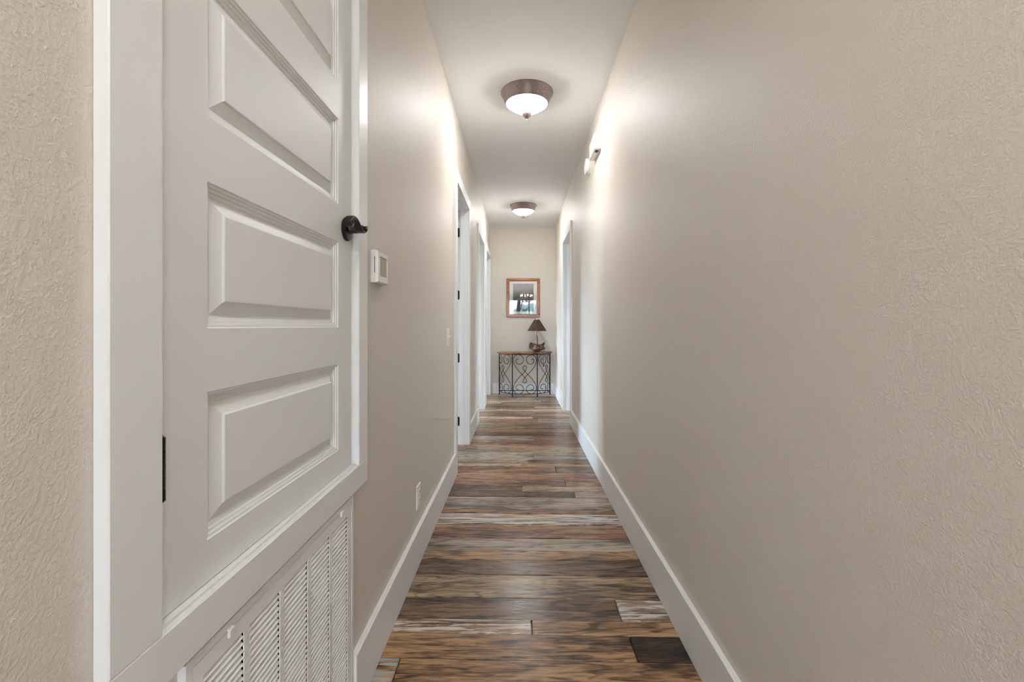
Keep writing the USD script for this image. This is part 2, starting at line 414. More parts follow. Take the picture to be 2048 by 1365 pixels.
FX0, FX1 = -0.62, 0.72
rows = [  # near edge y, far edge y (at x = 0), joints: [(x end, material), ...] from left to right
    (1.300, 1.446, [(-0.380, 'blue'), (FX1, 'knotty')]),
    (1.446, 1.566, [(0.376, 'knotty'), (FX1, 'ebony')]),
    (1.566, 1.644, [(0.044, 'whitewash'), (FX1, 'golden')]),
    (1.644, 1.773, [(0.370, 'umber'), (FX1, 'white')]),
    (1.773, 1.938, [(FX1, 'olive')]),
    (1.938, 2.062, [(FX1, 'umber')]),
    (2.062, 2.150, [(FX1, 'golden')]),
    (2.150, 2.271, [(FX1, 'grey')]),
    (2.271, 2.431, [(FX1, 'red')]),
    (2.431, 2.573, [(FX1, 'white')]),
    (2.573, 2.629, [(FX1, 'red')]),
    (2.629, 2.822, [(FX1, 'grey')]),
    (2.822, 2.920, [(0.348, 'umber'), (FX1, 'grey')]),
    (2.920, 3.012, [(0.018, 'umber'), (FX1, 'tan')]),
    (3.012, 3.133, [(0.310, 'red'), (FX1, 'golden')]),
    (3.133, 3.285, [(FX1, 'red')]),
    (3.285, 3.444, [(0.270, 'red'), (FX1, 'umber')]),
    (3.444, 3.514, [(0.025, 'tan'), (FX1, 'golden')]),
    (3.514, 3.619, [(0.070, 'olive'), (FX1, 'umber')]),
    (3.619, 3.796, [(0.115, 'grey'), (FX1, 'grey')]),
    (3.796, 3.983, [(FX1, 'olive')]),
    (3.983, 4.226, [(FX1, 'red')]),
    (4.226, 4.395, [(0.140, 'grey'), (FX1, 'red')]),
    (4.395, 4.530, [(FX1, 'umber')]),
    (4.530, 4.714, [(FX1, 'red')]),
    (4.714, 4.994, [(FX1, 'olive')]),
    (4.994, 5.196, [(0.21, 'red'), (FX1, 'grey')]),
    (5.196, 5.316, [(0.155, 'whitewash'), (FX1, 'umber')]),
    (5.316, 5.635, [(FX1, 'walnut')]),
    (5.635, 5.800, [(-0.20, 'whitewash'), (FX1, 'tan')]),
    (5.800, 5.965, [(0.20, 'walnut'), (FX1, 'tan')]),
    (5.965, 6.200, [(FX1, 'walnut')]),
    (6.200, 6.337, [(-0.25, 'tan'), (FX1, 'walnut')]),
    (6.337, 6.460, [(0.30, 'tan'), (FX1, 'olive')]),
    (6.460, 6.640, [(0.25, 'olive'), (FX1, 'walnut')]),
    (6.640, 6.860, [(FX1, 'red')]),
    (6.860, 7.098, [(0.10, 'grey'), (FX1, 'tan')]),
]
y = 1.300
kinds = ['walnut', 'golden', 'red', 'olive', 'grey', 'knotty', 'white']
while y > -1.15:
    w = rng.choice([0.08, 0.12, 0.16])
    j = rng.uniform(-0.4, 0.5)
    rows.append((y - w, y, [(j, rng.choice(kinds)), (FX1, rng.choice(kinds))]))
    y -= w
for y0, y1, segs in rows:
    x = FX0
    for xe, mt in segs:
        plank(y0, y1, x, xe, mt)
        x = xe

# baseboards (ends stop at the casings)
HB, TB = 0.163, 0.018


def baseboard(side, spans, label):
    b = thing('baseboard_' + side, label, kind='structure')
    for a, c in spans:
        if side == 'left':
            obj('board', bx(XL, XL + TB, a, c, 0.0, HB, 0.002), TRIM, b)
        elif side == 'right':
            obj('board', bx(XR - TB, XR, a, c, 0.0, HB, 0.002), TRIM, b)
        else:
            obj('board', bx(a, c, YF - TB, YF, 0.0, HB, 0.002), TRIM, b)


CW = 0.075
baseboard('left', [(YB, 0.600), (1.236, DOORS_L[0][0] - CW), (DOORS_L[0][1] + CW, DOORS_L[1][0] - CW), (DOORS_L[1][1] + CW, DOORS_L[2][0] - CW)], 'tall white baseboard along the left hall wall')
baseboard('right', [(YB, DOOR_R[0] - CW), (DOOR_R[1] + CW, YF - TB)], 'tall white baseboard along the right hall wall')
baseboard('far', [(XL + TB + 0.03, XR - TB)], 'white baseboard behind the console table at the hall end')

# ------------------------------------------------------------------ doors
OGEE = [(0.0, 0.0), (0.0015, -0.0022), (0.0060, -0.0030), (0.0068, -0.0052), (0.0115, -0.0064), (0.0122, -0.0090), (0.0175, -0.0105), (0.0185, -0.0122), (0.0205, -0.0126), (0.0395, -0.0040), (0.0405, -0.0026), (0.0425, -0.0012), (0.0450, -0.0010)]


def door_leaf(parent, width, height, panels, stile, to_world, mat, both=False):
    """Leaf in local (u across, v up, w out of the face); raised_panel sub-parts sit in its openings."""
    face = sbox(0, 0, width, height)
    for v0, v1 in panels:
        face = face.difference(sbox(stile[0], v0, width - stile[1], v1))
    m = extr(face, 0.035)
    m.apply_translation([0, 0, -0.035])
    leaf = obj('leaf', to_world(m), mat, parent)
    for v0, v1 in panels:
        front = loft_rects(stile[0], width - stile[1], v0, v1, OGEE)
        back = loft_rects(stile[0], width - stile[1], v0, v1, OGEE)
        back.vertices[:, 2] = -0.035 - back.vertices[:, 2]
        back.faces = back.faces[:, ::-1]
        obj('raised_panel', to_world(cat_(front, back)), mat, leaf)
    return leaf


def lever_handle(parent, to_world):
    """rosette, neck and a wavy lever with a curled tip, local origin at the rosette's centre on the door face: u toward the hinges, v up, w out."""
    ros = lathe([(0.0300, 0.0), (0.0315, 0.002), (0.0315, 0.0065), (0.0290, 0.0095), (0.020, 0.0115), (0.0135, 0.0125), (0.0115, 0.016), (0.0105, 0.040), (0.011, 0.046)], 40)
    h = obj('handle', to_world(ros), BLACK, parent, smooth=35, label='black lever handle on a round rosette')
    top = catmull([(-0.013, 0.010), (-0.012, 0.001), (-0.002, -0.0075), (0.016, -0.0085), (0.036, 0.002), (0.056, 0.0125), (0.076, 0.015), (0.092, 0.010), (0.098, 0.0), (0.093, -0.008), (0.085, -0.009), (0.081, -0.002), (0.085, 0.004)], 6)
    n = len(top)
    t = np.linspace(0, 1, n)
    half = 0.0026
    width = 0.0105 - 0.003 * t
    tang = np.gradient(top, axis=0)
    tang /= np.linalg.norm(tang, axis=1, keepdims=True)
    nor = np.stack([-tang[:, 1], tang[:, 0]], 1)
    V, F = [], []
    for i in range(n):
        for sv, sw in ((1, 0.7), (1, -0.7), (0.5, -1), (-0.5, -1), (-1, -0.7), (-1, 0.7), (-0.5, 1), (0.5, 1)):
            p = top[i] + nor[i] * half * sv
            V.append((p[0], p[1], 0.044 + width[i] * sw))
    for i in range(n - 1):
        for k in range(8):
            q = (k + 1) % 8
            F += [(i * 8 + k, i * 8 + q, i * 8 + 8 + q), (i * 8 + k, i * 8 + 8 + q, i * 8 + 8 + k)]
    for k in range(1, 7):
        F.append((0, k + 1, k)); F.append(((n - 1) * 8, (n - 1) * 8 + k, (n - 1) * 8 + k + 1))
    lv = trimesh.Trimesh(np.array(V), np.array(F), process=False)
    lv.fix_normals()
    obj('lever', to_world(lv), BLACK, h, smooth=40)
    return h


def hinge_barrel(z, x, y, parent):
    prof, hh = [], 0.082
    z0 = z - hh / 2
    prof.append((0.0030, z0 - 0.003)); prof.append((0.0052, z0))
    for k in range(5):
        a, b = z0 + hh * k / 5, z0 + hh * (k + 1) / 5
        prof += [(0.0066, a + 0.0006), (0.0066, b - 0.0006), (0.0058, b)]
    prof += [(0.0052, z0 + hh), (0.0030, z0 + hh + 0.003)]
    m = lathe(prof, 20)
    m.apply_translation([x, y, 0])
    obj('hinge', m, BLACK, parent, smooth=35, label='black barrel hinge')


# door_1: the short closet door over the return grille
d1 = thing('door_1', 'short white panel door above the return air grille, closed, black lever handle', kind='structure')
CX = XL + CT
DY0, DY1, DZ0, DZ1 = 0.578, 1.252, 0.6823, 2.092
face1 = lambda m: frame_map(m, (XL - 0.002, DY0, DZ0), (0, 1, 0), (0, 0, 1), (1, 0, 0))
door_leaf(d1, DY1 - DY0, DZ1 - DZ0, [(0.7440 - DZ0, 0.9640 - DZ0), (1.0580 - DZ0, 1.2760 - DZ0), (1.3735 - DZ0, 1.5900 - DZ0), (1.6840 - DZ0, 1.9000 - DZ0)], (0.0955, 0.0905), face1, DOORP)
obj('side_casing', bx(XL, CX, 0.490, 0.565, 0.677, 2.181, 0.0015), TRIM, d1)
obj('side_casing', bx(XL, CX, 1.2565, 1.3270, 0.677, 2.181, 0.0015), TRIM, d1)
obj('head_casing', bx(XL, CX, 0.565, 1.2565, 2.096, 2.181, 0.0015), TRIM, d1)
obj('sill_casing', bx(XL, CX, 0.490, 1.3270, 0.612, 0.6768, 0.0015), TRIM, d1)
obj('jamb', bx(XL - WT, XL + 0.001, 0.563, 0.5755, 0.665, 2.110), TRIM, d1)
obj('jamb', bx(XL - WT, XL + 0.001, 1.2555, 1.2690, 0.665, 2.110), TRIM, d1)
obj('head_jamb', bx(XL - WT, XL + 0.001, 0.5755, 1.2555, 2.096, 2.110), TRIM, d1)
obj('sill', bx(XL - WT, XL + 0.0085, 0.5755, 1.2555, 0.665, 0.6810), TRIM, d1)
obj('stop', bx(XL - 0.060, XL - 0.040, 0.5755, 0.590, 0.682, 2.095), TRIM, d1)
obj('stop', bx(XL - 0.060, XL - 0.040, 1.2400, 1.2555, 0.682, 2.095), TRIM, d1)
obj('stop', bx(XL - 0.060, XL - 0.040, 0.590, 1.2400, 0.6815, 0.700), TRIM, d1)
hinge_barrel(0.8795, XL + 0.0035, 0.5770, d1)
hinge_barrel(1.9000, XL + 0.0035, 0.5770, d1)
lever_handle(d1, lambda m: frame_map(m, (XL - 0.002, 1.211, 1.319), (0, -1, 0), (0, 0, 1), (1, 0, 0)))


def doorway(name, label, side, a, b, hinges, leaf_at_far=True):
    """Cased opening in a side wall: side -1 = left wall, 1 = right wall; a..b along y; a panel leaf stands open inside the room."""
    d = thing(name, label, kind='structure')
    xw = XL if side < 0 else XR
    s = -side                                                     # direction from the wall face into the hall
    X = lambda t: xw + s * t                                      # t > 0: into the hall; t < 0: into the wall
    obj('side_casing', bx(X(0), X(CT), a - CW, a, 0, HEAD, 0.0015), TRIM, d)
    obj('side_casing', bx(X(0), X(CT), b, b + CW, 0, HEAD, 0.0015), TRIM, d)
    obj('head_casing', bx(X(0), X(CT + 0.001), a - CW, b + CW, HEAD, HEAD + 0.085, 0.0015), TRIM, d)
    obj('jamb', bx(X(-WT), X(0.0005), a - 0.017, a, 0, HEAD), TRIM, d)
    obj('jamb', bx(X(-WT), X(0.0005), b, b + 0.017, 0, HEAD), TRIM, d)
    obj('head_jamb', bx(X(-WT), X(0.0005), a, b, HEAD, HEAD + 0.017), TRIM, d)
    obj('stop', bx(X(-0.068), X(-0.034), a, a + 0.011, 0, HEAD - 0.011, 0.002), TRIM, d)
    obj('stop', bx(X(-0.068), X(-0.034), b - 0.011, b, 0, HEAD - 0.011, 0.002), TRIM, d)
    obj('stop', bx(X(-0.068), X(-0.034), a, b, HEAD - 0.011, HEAD, 0.002), TRIM, d)
    wdt = b - a - 0.006
    zz = [0.16, 0.52, 0.88, 1.24, 1.60]
    pans = [(z0, z0 + 0.26) for z0 in zz]
    yy = (b + 0.006) if leaf_at_far else (a - 0.006)
    ex = (side, 0, 0)
    nrm = (0, -1, 0) if leaf_at_far else (0, 1, 0)
    door_leaf(d, wdt, 2.075, pans, (0.10, 0.10), lambda m: frame_map(m, (X(-WT - 0.012), yy, 0.012), ex, (0, 0, 1), nrm), DOORP)
    for z in hinges:
        hp = sbox(0, -0.0415, 0.048, 0.0415).buffer(-0.010).buffer(0.010, 6).union(sbox(0, -0.0415, 0.02, 0.0415))
        hm = extr(hp, 0.0022)
        yj = b if leaf_at_far else a
        obj('hinge', frame_map(hm, (X(-WT - 0.006), yj, z), (s, 0, 0), (0, 0, 1), nrm), BLACK, d, label='black hinge leaf let into the far jamb')
    return d


HZ = (1.894, 1.336, 0.774, 0.209)
doorway('door_2', 'nearest cased doorway on the left wall, four black hinges on its far jamb', -1, *DOORS_L[0], HZ)
doorway('door_3', 'middle cased doorway of the three on the left wall', -1, *DOORS_L[1], HZ)
doorway('door_4', 'last cased doorway on the left wall, beside the console table', -1, *DOORS_L[2], HZ)
doorway('door_5', 'only cased doorway on the right wall, near the hall end', 1, *DOOR_R, HZ, leaf_at_far=False)

# ------------------------------------------------------------------ return air grille
gx = XL + 0.0100
gr = thing('return_air_grille', 'white stamped metal return air grille with five louvered columns below the closet door', 'vent')
GY0, GY1, GZ0, GZ1 = 0.612, 1.234, 0.075, 0.603
outer = sbox(GY0, GZ0, GY1, GZ1)
cols = [(0.6474 + i * 0.1118, 0.6474 + i * 0.1118 + 0.0965) for i in range(5)]
LZ0, LZ1 = 0.113, 0.563
door = outer.buffer(-0.013, join_style=2)
ring = outer.difference(door)
o = loft_rects(GY0, GY1, GZ0, GZ1, [(0, 0.0), (0.0, 0.0095), (0.0012, 0.0108), (0.0125, 0.0108), (0.0130, 0.0070)])
o.faces = o.faces[:-2]
obj('outer_flange', frame_map(o, (XL, 0, 0), (0, 1, 0), (0, 0, 1), (1, 0, 0)), VENTM, gr)
inner = sbox(GY0 + 0.0138, GZ0 + 0.0138, GY1 - 0.0138, GZ1 - 0.0138)
for c0, c1 in cols:
    inner = inner.difference(sbox(c0, LZ0, c1, LZ1))
obj('face_plate', frame_map(extr(inner, 0.0016), (XL + 0.0086, 0, 0), (0, 1, 0), (0, 0, 1), (1, 0, 0)), VENTM, gr)
PITCH = 0.01133
for c0, c1 in cols:
    z = LZ1 - 0.0106
    while z > LZ0 - 0.002:
        a, b = (0.0072, z), (-0.0060, z + 0.0100)
        t = 0.0011
        quad = Polygon([(0.0085, z - 0.0002), (0.0085, z + 0.0008), (0.0012, z + 0.0078), (-0.0060, z + 0.0098), (-0.0060, z + 0.0088), (0.0008, z + 0.0066), (0.0076, z - 0.0002)])
        m = extr(quad, c1 - c0)
        obj('louver', frame_map(m, (XL + 0.0010, c0, 0), (1, 0, 0), (0, 0, 1), (0, 1, 0)), VENTM, gr)
        z -= PITCH
for yy in (0.705, 1.148):
    m = cat_(bx(gx, gx + 0.0045, yy - 0.004, yy + 0.004, 0.5795, 0.5930, 0.0008), bx(gx - 0.001, gx + 0.006, yy - 0.006, yy + 0.006, 0.5905, 0.5940, 0.0008))
    obj('latch', m, VENTM, gr)

# ------------------------------------------------------------------ wall fittings
th = thing('thermostat', 'white thermostat with a blank grey screen on the left wall beside the closet door', 'thermostat', (XL, 1.461, 1.247))
body = m3.Manifold.hull(m3.Manifold.cube([0.004, 0.110, 0.098], True).translate([0.002, 0, 0]) + m3.Manifold.cube([0.012, 0.112, 0.101], True).translate([0.010, 0, 0]) + m3.Manifold.cube([0.002, 0.102, 0.094], True).translate([0.0225, 0, 0]))
body = body - m3.Manifold.cube([0.006, 0.080, 0.062], True).translate([0.0235, 0.006, 0.0025])
obj('housing', to_tm(body), PLASTIC, th)
obj('screen', bx(0.0200, 0.0212, -0.034, 0.046, -0.0285, 0.0335), SCREEN, th)
obj('seam', bx(0.013, 0.0146, -0.0563, -0.0555, -0.020, 0.030), DARKSLOT, th)

sw = thing('light_switch', 'white toggle light switch plate on the left wall before the first doorway', 'light switch', (XL, 2.930, 0.990))
obj('plate', to_tm(m3.Manifold.hull(m3.Manifold.cube([0.002, 0.072, 0.116], True).translate([0.001, 0, 0]) + m3.Manifold.cube([0.002, 0.066, 0.110], True).translate([0.0045, 0, 0]))), PLASTIC, sw)
obj('toggle', trimesh.convex.convex_hull(np.array([(0.005, y, z) for y in (-0.0055, 0.0055) for z in (-0.012, 0.012)] + [(0.0185, y, z) for y in (-0.004, 0.004) for z in (0.004, 0.012)])), PLASTIC, sw)
for z in (-0.030, 0.030):
    m = lathe([(0.0032, 0.0055), (0.0026, 0.0066)], 12)
    obj('screw', frame_map(m, (0, 0, z), (0, 1, 0), (0, 0, 1), (1, 0, 0)), PLASTIC2, sw)

ou = thing('power_outlet', 'white power outlet plate low on the left wall above the baseboard', 'outlet', (XL, 2.067, 0.289))
obj('plate', to_tm(m3.Manifold.hull(m3.Manifold.cube([0.002, 0.072, 0.104], True).translate([0.001, 0, 0]) + m3.Manifold.cube([0.002, 0.066, 0.098], True).translate([0.0045, 0, 0]))), PLASTIC, ou)
for z in (-0.0195, 0.0195):
    m = extr(sbox(-0.0165, -0.0135, 0.0165, 0.0135).buffer(-0.008).buffer(0.008, 6), 0.0025)
    so = obj('socket', frame_map(m, (0.0052, 0, z), (0, 1, 0), (0, 0, 1), (1, 0, 0)), PLASTIC, ou)
    for y in (-0.006, 0.006):
        obj('slot', bx(0.0075, 0.0080, y - 0.001, y + 0.001, z - 0.002, z + 0.007), DARKSLOT, so)

ch = thing('door_chime', 'white box door chime high on the right wall with a dark slot underneath', 'door chime', (XR, 3.245, 2.337))
bxm = to_tm(m3.Manifold.hull(m3.Manifold.cube([0.034, 0.234, 0.112], True).translate([-0.017, 0, 0]) + m3.Manifold.cube([0.044, 0.222, 0.104], True).translate([-0.022, 0, 0])))
obj('cover', bxm, PLASTIC2, ch)
obj('slot', bx(-0.033, -0.012, -0.092, -0.046, -0.0562, -0.0552), DARKSLOT, ch)

sd = thing('smoke_detector', 'round white smoke detector high on the right wall beyond the door chime', 'smoke detector', (XR, 3.645, 2.337))
to_wall = lambda m: frame_map(m, (0, 0, 0), (0, 1, 0), (0, 0, 1), (-1, 0, 0))
obj('base', to_wall(lathe([(0.0665, 0.0), (0.0665, 0.009), (0.0640, 0.011)], 48)), PLASTIC2, sd, smooth=35)
obj('cover', to_wall(lathe([(0.0600, 0.011), (0.0620, 0.014), (0.0620, 0.026), (0.0590, 0.032), (0.0510, 0.0365), (0.020, 0.0385), (0.002, 0.0388)], 48)), PLASTIC, sd, smooth=35)
m = lathe([(0.009, 0.0385), (0.008, 0.041), (0.0015, 0.0415)], 20)
obj('test_button', to_wall(m), PLASTIC, sd, smooth=35)

# ------------------------------------------------------------------ ceiling lights
CXL = (XL + XR) / 2


def ceiling_light(y, label):
    t = thing('ceiling_light', label, 'ceiling light', (CXL, y, H), group='dome ceiling lights')
    pan = [(0.128, -0.074), (0.141, -0.076), (0.1435, -0.073), (0.1475, -0.060), (0.1565, -0.036), (0.166, -0.016), (0.172, -0.007), (0.174, -0.005), (0.174, 0.0)]
    obj('pan', lathe(pan, 64, close=False), BRONZE, t, smooth=35)
    bowl = [(0.139 * q + 0.0005, -0.074 - 0.062 * (1 - q ** 1.75)) for q in np.linspace(0, 1, 16)]
    obj('glass_bowl', lathe(bowl, 56), GLOW, t, smooth=True)
    fin = [(0.0012, -0.187), (0.004, -0.184), (0.005, -0.179), (0.0035, -0.175), (0.007, -0.170), (0.016, -0.163), (0.026, -0.152), (0.0315, -0.141), (0.0320, -0.135), (0.029, -0.131), (0.010, -0.129)]
    obj('finial', lathe(fin, 32), BRONZE, t, smooth=40)


ceiling_light(3.040, 'nearer dome ceiling light with bronze pan and glowing white glass')
ceiling_light(-0.200, 'dome ceiling light over the near end of the hall, before the closet door')
ceiling_light(5.880, 'farther dome ceiling light with bronze pan and glowing white glass, before the end wall')

# ------------------------------------------------------------------ framed picture on the end wall
pf = thing('framed_picture', 'portrait picture in a reddish wood frame with white mat on the end wall', 'picture', (0.062, YF, 1.498))
fw, fh = 0.260, 0.302
ringp = loft_rects(-fw, fw, -fh, fh, [(0, 0.0), (0.0, 0.020), (0.003, 0.0240), (0.006, 0.0245), (0.034, 0.0245), (0.040, 0.021), (0.0445, 0.018), (0.0445, 0.010)])
ringp.faces = ringp.faces[:-2]
to_far = lambda m: frame_map(m, (0, 0, 0), (1, 0, 0), (0, 0, 1), (0, -1, 0))
obj('frame', to_far(ringp), FRAMEWOOD, pf)
pw = (-0.160, 0.160, -0.214, 0.221)
mat = extr(sbox(-fw + 0.044, -fh + 0.044, fw - 0.044, fh - 0.044).difference(sbox(pw[0], pw[2], pw[1], pw[3])), 0.003)
mat.apply_translation([0, 0, 0.009])
obj('mat', to_far(mat), MATB, pf)
PRINT = usdkit.material(stage, LK + 'print_paper', {'g': ('geometry', {}), 's': ('separate_xyz', {}), 'mr': ('map_range', dict(from_min=1.28, from_max=1.72, to_min=0.0, to_max=1.0, clamp=True)),
                        'n': ('noise_texture', dict(scale=9.0, detail=4.0)), 'a': ('math', dict(math_type='multiply_add', value2=0.5, value3=-0.25)), 'sm': ('math', dict(math_type='add')),
                        'r': ('rgb_ramp', {'ramp': [(0.0, (0.12, 0.12, 0.13)), (0.45, (0.15, 0.15, 0.16)), (0.62, (0.25, 0.245, 0.25)), (1.0, (0.56, 0.55, 0.54))]}), 'p': ('principled_bsdf', dict(roughness=0.7))},
                        [('g.position', 's.vector'), ('s.z', 'mr.value'), ('g.position', 'n.vector'), ('n.fac', 'a.value1'), ('mr.result', 'sm.value1'), ('a.value', 'sm.value2'), ('sm.value', 'r.fac'), ('r.color', 'p.base_color')], surface='p.BSDF')
obj('print', to_far(bx(pw[0] - 0.005, pw[1] + 0.005, pw[2] - 0.005, pw[3] + 0.005, 0.006, 0.008)), PRINT, pf)
obj('glass', to_far(bx(-fw + 0.044, fw - 0.044, -fh + 0.044, fh - 0.044, 0.0125, 0.0145)), PANE, pf)

# ------------------------------------------------------------------ console table
TX, TY = 0.083, 7.048                                             # centre of its straight back edge
ct = thing('console_table', 'half-moon console table with wood top and black wrought iron scrollwork at the hall end', 'console table', (TX, TY, 0))
EA, EB = 0.392, 0.307
ang = np.linspace(0, math.pi, 41)


def half(a, b, off=0.0):
    return Polygon([(a * math.cos(t), -b * math.sin(t)) for t in ang] + [(-a, off), (a, off)])


def slab(layers):
    V, F, n = [], [], 43
    for inset, z in layers:
        p = list(half(0.430 - inset, 0.348 - inset, 0.0).exterior.coords)[:-1]
        V += [(x, yy, z) for x, yy in p]
        n = len(p)
    for i in range(len(layers) - 1):
        for k in range(n):
            q = (k + 1) % n
            F += [(i * n + k, i * n + q, (i + 1) * n + q), (i * n + k, (i + 1) * n + q, (i + 1) * n + k)]
    for e, fl_ in ((0, True), ((len(layers) - 1) * n, False)):
        V.append((0, -0.15, layers[0][1] if fl_ else layers[-1][1]))
        c = len(V) - 1
        for k in range(n):
            q = (k + 1) % n
            F.append((c, e + q, e + k) if fl_ else (c, e + k, e + q))
    m = trimesh.Trimesh(np.array(V), np.array(F), process=False)
    m.fix_normals()
    return m


obj('tabletop', slab([(0.020, 0.634), (0.014, 0.638), (0.006, 0.645), (0.002, 0.652), (0.0, 0.660), (0.003, 0.664), (0.006, 0.665)]), TABLEWOOD, ct, smooth=30, label='reddish brown wood top')
FA = math.acos(0.186 / EA)
legs = [(math.pi - 0.001, 0), (0.001, 0), (math.pi - FA, 1), (FA, 1)]
for t, front in legs:
    x, yy = EA * math.cos(t), -EB * math.sin(t) - (0.006 if front == 0 else 0)
    m = bx(x - 0.0075, x + 0.0075, yy - 0.0075, yy + 0.0075, 0.006, 0.636, 0.0015)
    ft = lathe([(0.009, 0.0), (0.0105, 0.002), (0.0105, 0.010), (0.008, 0.014)], 16)
    ft.apply_translation([x, yy, 0])
    lg = obj('leg', m, IRON, ct)
    obj('foot', ft, IRON, lg, smooth=40)
heart = [(930, 318), (955, 306), (985, 312), (1000, 350), (985, 400), (950, 430), (900, 437), (850, 412), (818, 360), (812, 300), (840, 240), (900, 205), (960, 200), (1020, 230), (1058, 285), (1065, 350), (1048, 430), (1005, 510), (930, 610), (845, 700), (785, 765), (745, 820), (726, 875), (742, 910), (772, 920), (802, 910), (818, 875), (800, 820), (762, 765), (705, 700), (620, 610), (545, 510), (500, 430), (484, 350), (490, 285), (528, 225), (585, 195), (645, 200), (700, 230), (733, 285), (738, 340), (712, 400), (662, 434), (610, 434), (566, 408), (546, 360), (560, 318), (592, 306), (620, 322)]
hz = np.array(heart, float)
hu = (hz[:, 0] - 773) / 321.0
hv = (hz[:, 1] - 190) / 1020.0
ZT, ZB = 0.634, 0.045
cuv = catmull(np.stack([hu, hv], 1), 4)


def arc_pos(t, r=1.0):
    return EA * math.cos(t) * r, -EB * math.sin(t) * r


spans = [(math.pi - FA, FA, 'center'), (math.pi - 0.06, math.pi - FA + 0.01, 'left'), (FA - 0.01, 0.06, 'right')]
for t0, t1, nm in spans:
    for flip in (False, True):
        P = []
        for u, v in cuv:
            vv = 1 - v if flip else v
            f = 0.5 + 0.5 * u
            x, yy = arc_pos(t0 + (t1 - t0) * f, 0.992 if flip else 1.004)
            P.append((x, yy, ZT + (ZB - ZT) * vv))
        obj('scroll_bar', tube(P, 0.0040, 8), IRON, ct, smooth=True)
rail = [(*arc_pos(t), 0.050) for t in np.linspace(0.02, math.pi - 0.02, 60)]
obj('curved_rail', tube(rail, 0.0045, 8), IRON, ct, smooth=True)
obj('back_rail', tube([(-EA, -0.006, 0.060), (EA, -0.006, 0.060)], 0.0045, 8), IRON, ct, smooth=True)
top_ring = [(*arc_pos(t), 0.631) for t in np.linspace(0.02, math.pi - 0.02, 60)]
obj('curved_rail', tube(top_ring, 0.004, 8), IRON, ct, smooth=True)

# ------------------------------------------------------------------ driftwood lamp
LX, LY, LZ = 0.268, 6.930, 0.6657
lp = thing('table_lamp', 'driftwood table lamp with dark brown cone shade on the console table', 'lamp', (LX, LY, LZ))
ico = trimesh.creation.icosphere(5, 1.0)
v = ico.vertices.copy()
th_ = np.arctan2(v[:, 1], v[:, 0])
up = v[:, 2]
lob = 1 + 0.16 * np.sin(3 * th_ + 0.6) + 0.10 * np.sin(7 * th_ + 1.0)
n1 = meshkit.fbm(v * 2.6 + 11, 4, 3) - 0.5
ridg = np.abs(meshkit.fbm(np.stack([v[:, 0] * 5, v[:, 1] * 5, v[:, 2] * 2.0], 1) + 5, 3, 9) - 0.5)
rad = lob * (1 + 0.55 * n1 - 0.5 * ridg)
q = np.stack([v[:, 0] * 0.108 * rad * (1 + 0.14 * up), v[:, 1] * 0.078 * rad, up * 0.056 * (1 + 0.5 * n1) + 0.050], 1)
edge = np.sqrt(v[:, 0] ** 2 + v[:, 1] ** 2)
rim = np.clip((edge - 0.55) / 0.35, 0, 1) * np.clip(up * 3 + 0.6, 0, 1)
q[:, 2] += rim * (0.020 + 0.028 * np.sin(3 * th_ + 1.0) + 0.014 * np.sin(8 * th_))
q[:, 2] -= np.clip(0.5 - edge, 0, 1) * np.clip(up, 0, 1) * 0.05
q[:, 2] -= q[:, 2].min()
q[:, 2] = np.where(q[:, 2] < 0.006, 0.0, q[:, 2])
base = trimesh.Trimesh(q, ico.faces, process=False)
obj('driftwood_base', base, DRIFT, lp, smooth=50)
st = np.array([(0.004 * math.sin(k), 0.003 * math.cos(2 * k), z) for k, z in zip(np.linspace(0, 4, 14), np.linspace(0.055, 0.262, 14))])
obj('stem', tube(st, np.array([0.019, 0.0175, 0.017, 0.0168, 0.0165, 0.0165, 0.0165, 0.0168, 0.017, 0.017, 0.0165, 0.0155, 0.013, 0.008]), 16), BRANCH, lp, smooth=50)
obj('socket', lathe([(0.006, 0.255), (0.009, 0.262), (0.010, 0.272), (0.017, 0.280), (0.0195, 0.288), (0.018, 0.296), (0.012, 0.303), (0.013, 0.320), (0.011, 0.345)], 28), BRASS, lp, smooth=40, label='round brass socket')
sh = []
SN = 24
outer_p, inner_p = [(0.150, 0.317), (0.1515, 0.320), (0.0420, 0.488), (0.0405, 0.490)], [(0.1480, 0.317), (0.0385, 0.490)]
m = lathe([(0.1485, 0.317), (0.1515, 0.317), (0.1515, 0.321), (0.0425, 0.488), (0.0425, 0.491), (0.0395, 0.491), (0.1485, 0.317)], 10, close=False)
m.apply_transform(trimesh.transformations.rotation_matrix(math.radians(18), [0, 0, 1]))
sh_ = obj('lamp_shade', m, SHADE, lp, label='dark brown hide shade with ten flat sides')
hrp = tube([(0, 0, 0.340), (0.03, 0, 0.36), (0.042, 0, 0.40), (0.03, 0, 0.455), (0, 0, 0.484)], 0.0016, 6)
obj('harp', hrp, BRASS, lp, smooth=True)
obj('spider', cat_(tube([(-0.040, 0, 0.486), (0.040, 0, 0.486)], 0.0015, 6), tube([(0, -0.040, 0.486), (0, 0.040, 0.486)], 0.0015, 6)), BRASS, lp)
obj('finial', lathe([(0.003, 0.484), (0.006, 0.490), (0.004, 0.496), (0.0065, 0.504), (0.005, 0.511), (0.001, 0.514)], 16), BRASS, lp, smooth=40)
cp = catmull([(0.070, 0.030, 0.030), (0.100, 0.050, 0.052), (0.113, 0.075, 0.046), (0.118, 0.100, 0.022), (0.122, 0.118, 0.008), (0.124, 0.1275, 0.002), (0.122, 0.1305, -0.02), (0.116, 0.1305, -0.07), (0.108, 0.1305, -0.125), (0.106, 0.1305, -0.165), (0.110, 0.1305, -0.205)], 6)
cd = obj('cord', tube(cp, 0.0026, 8), CORDM, lp, smooth=True)
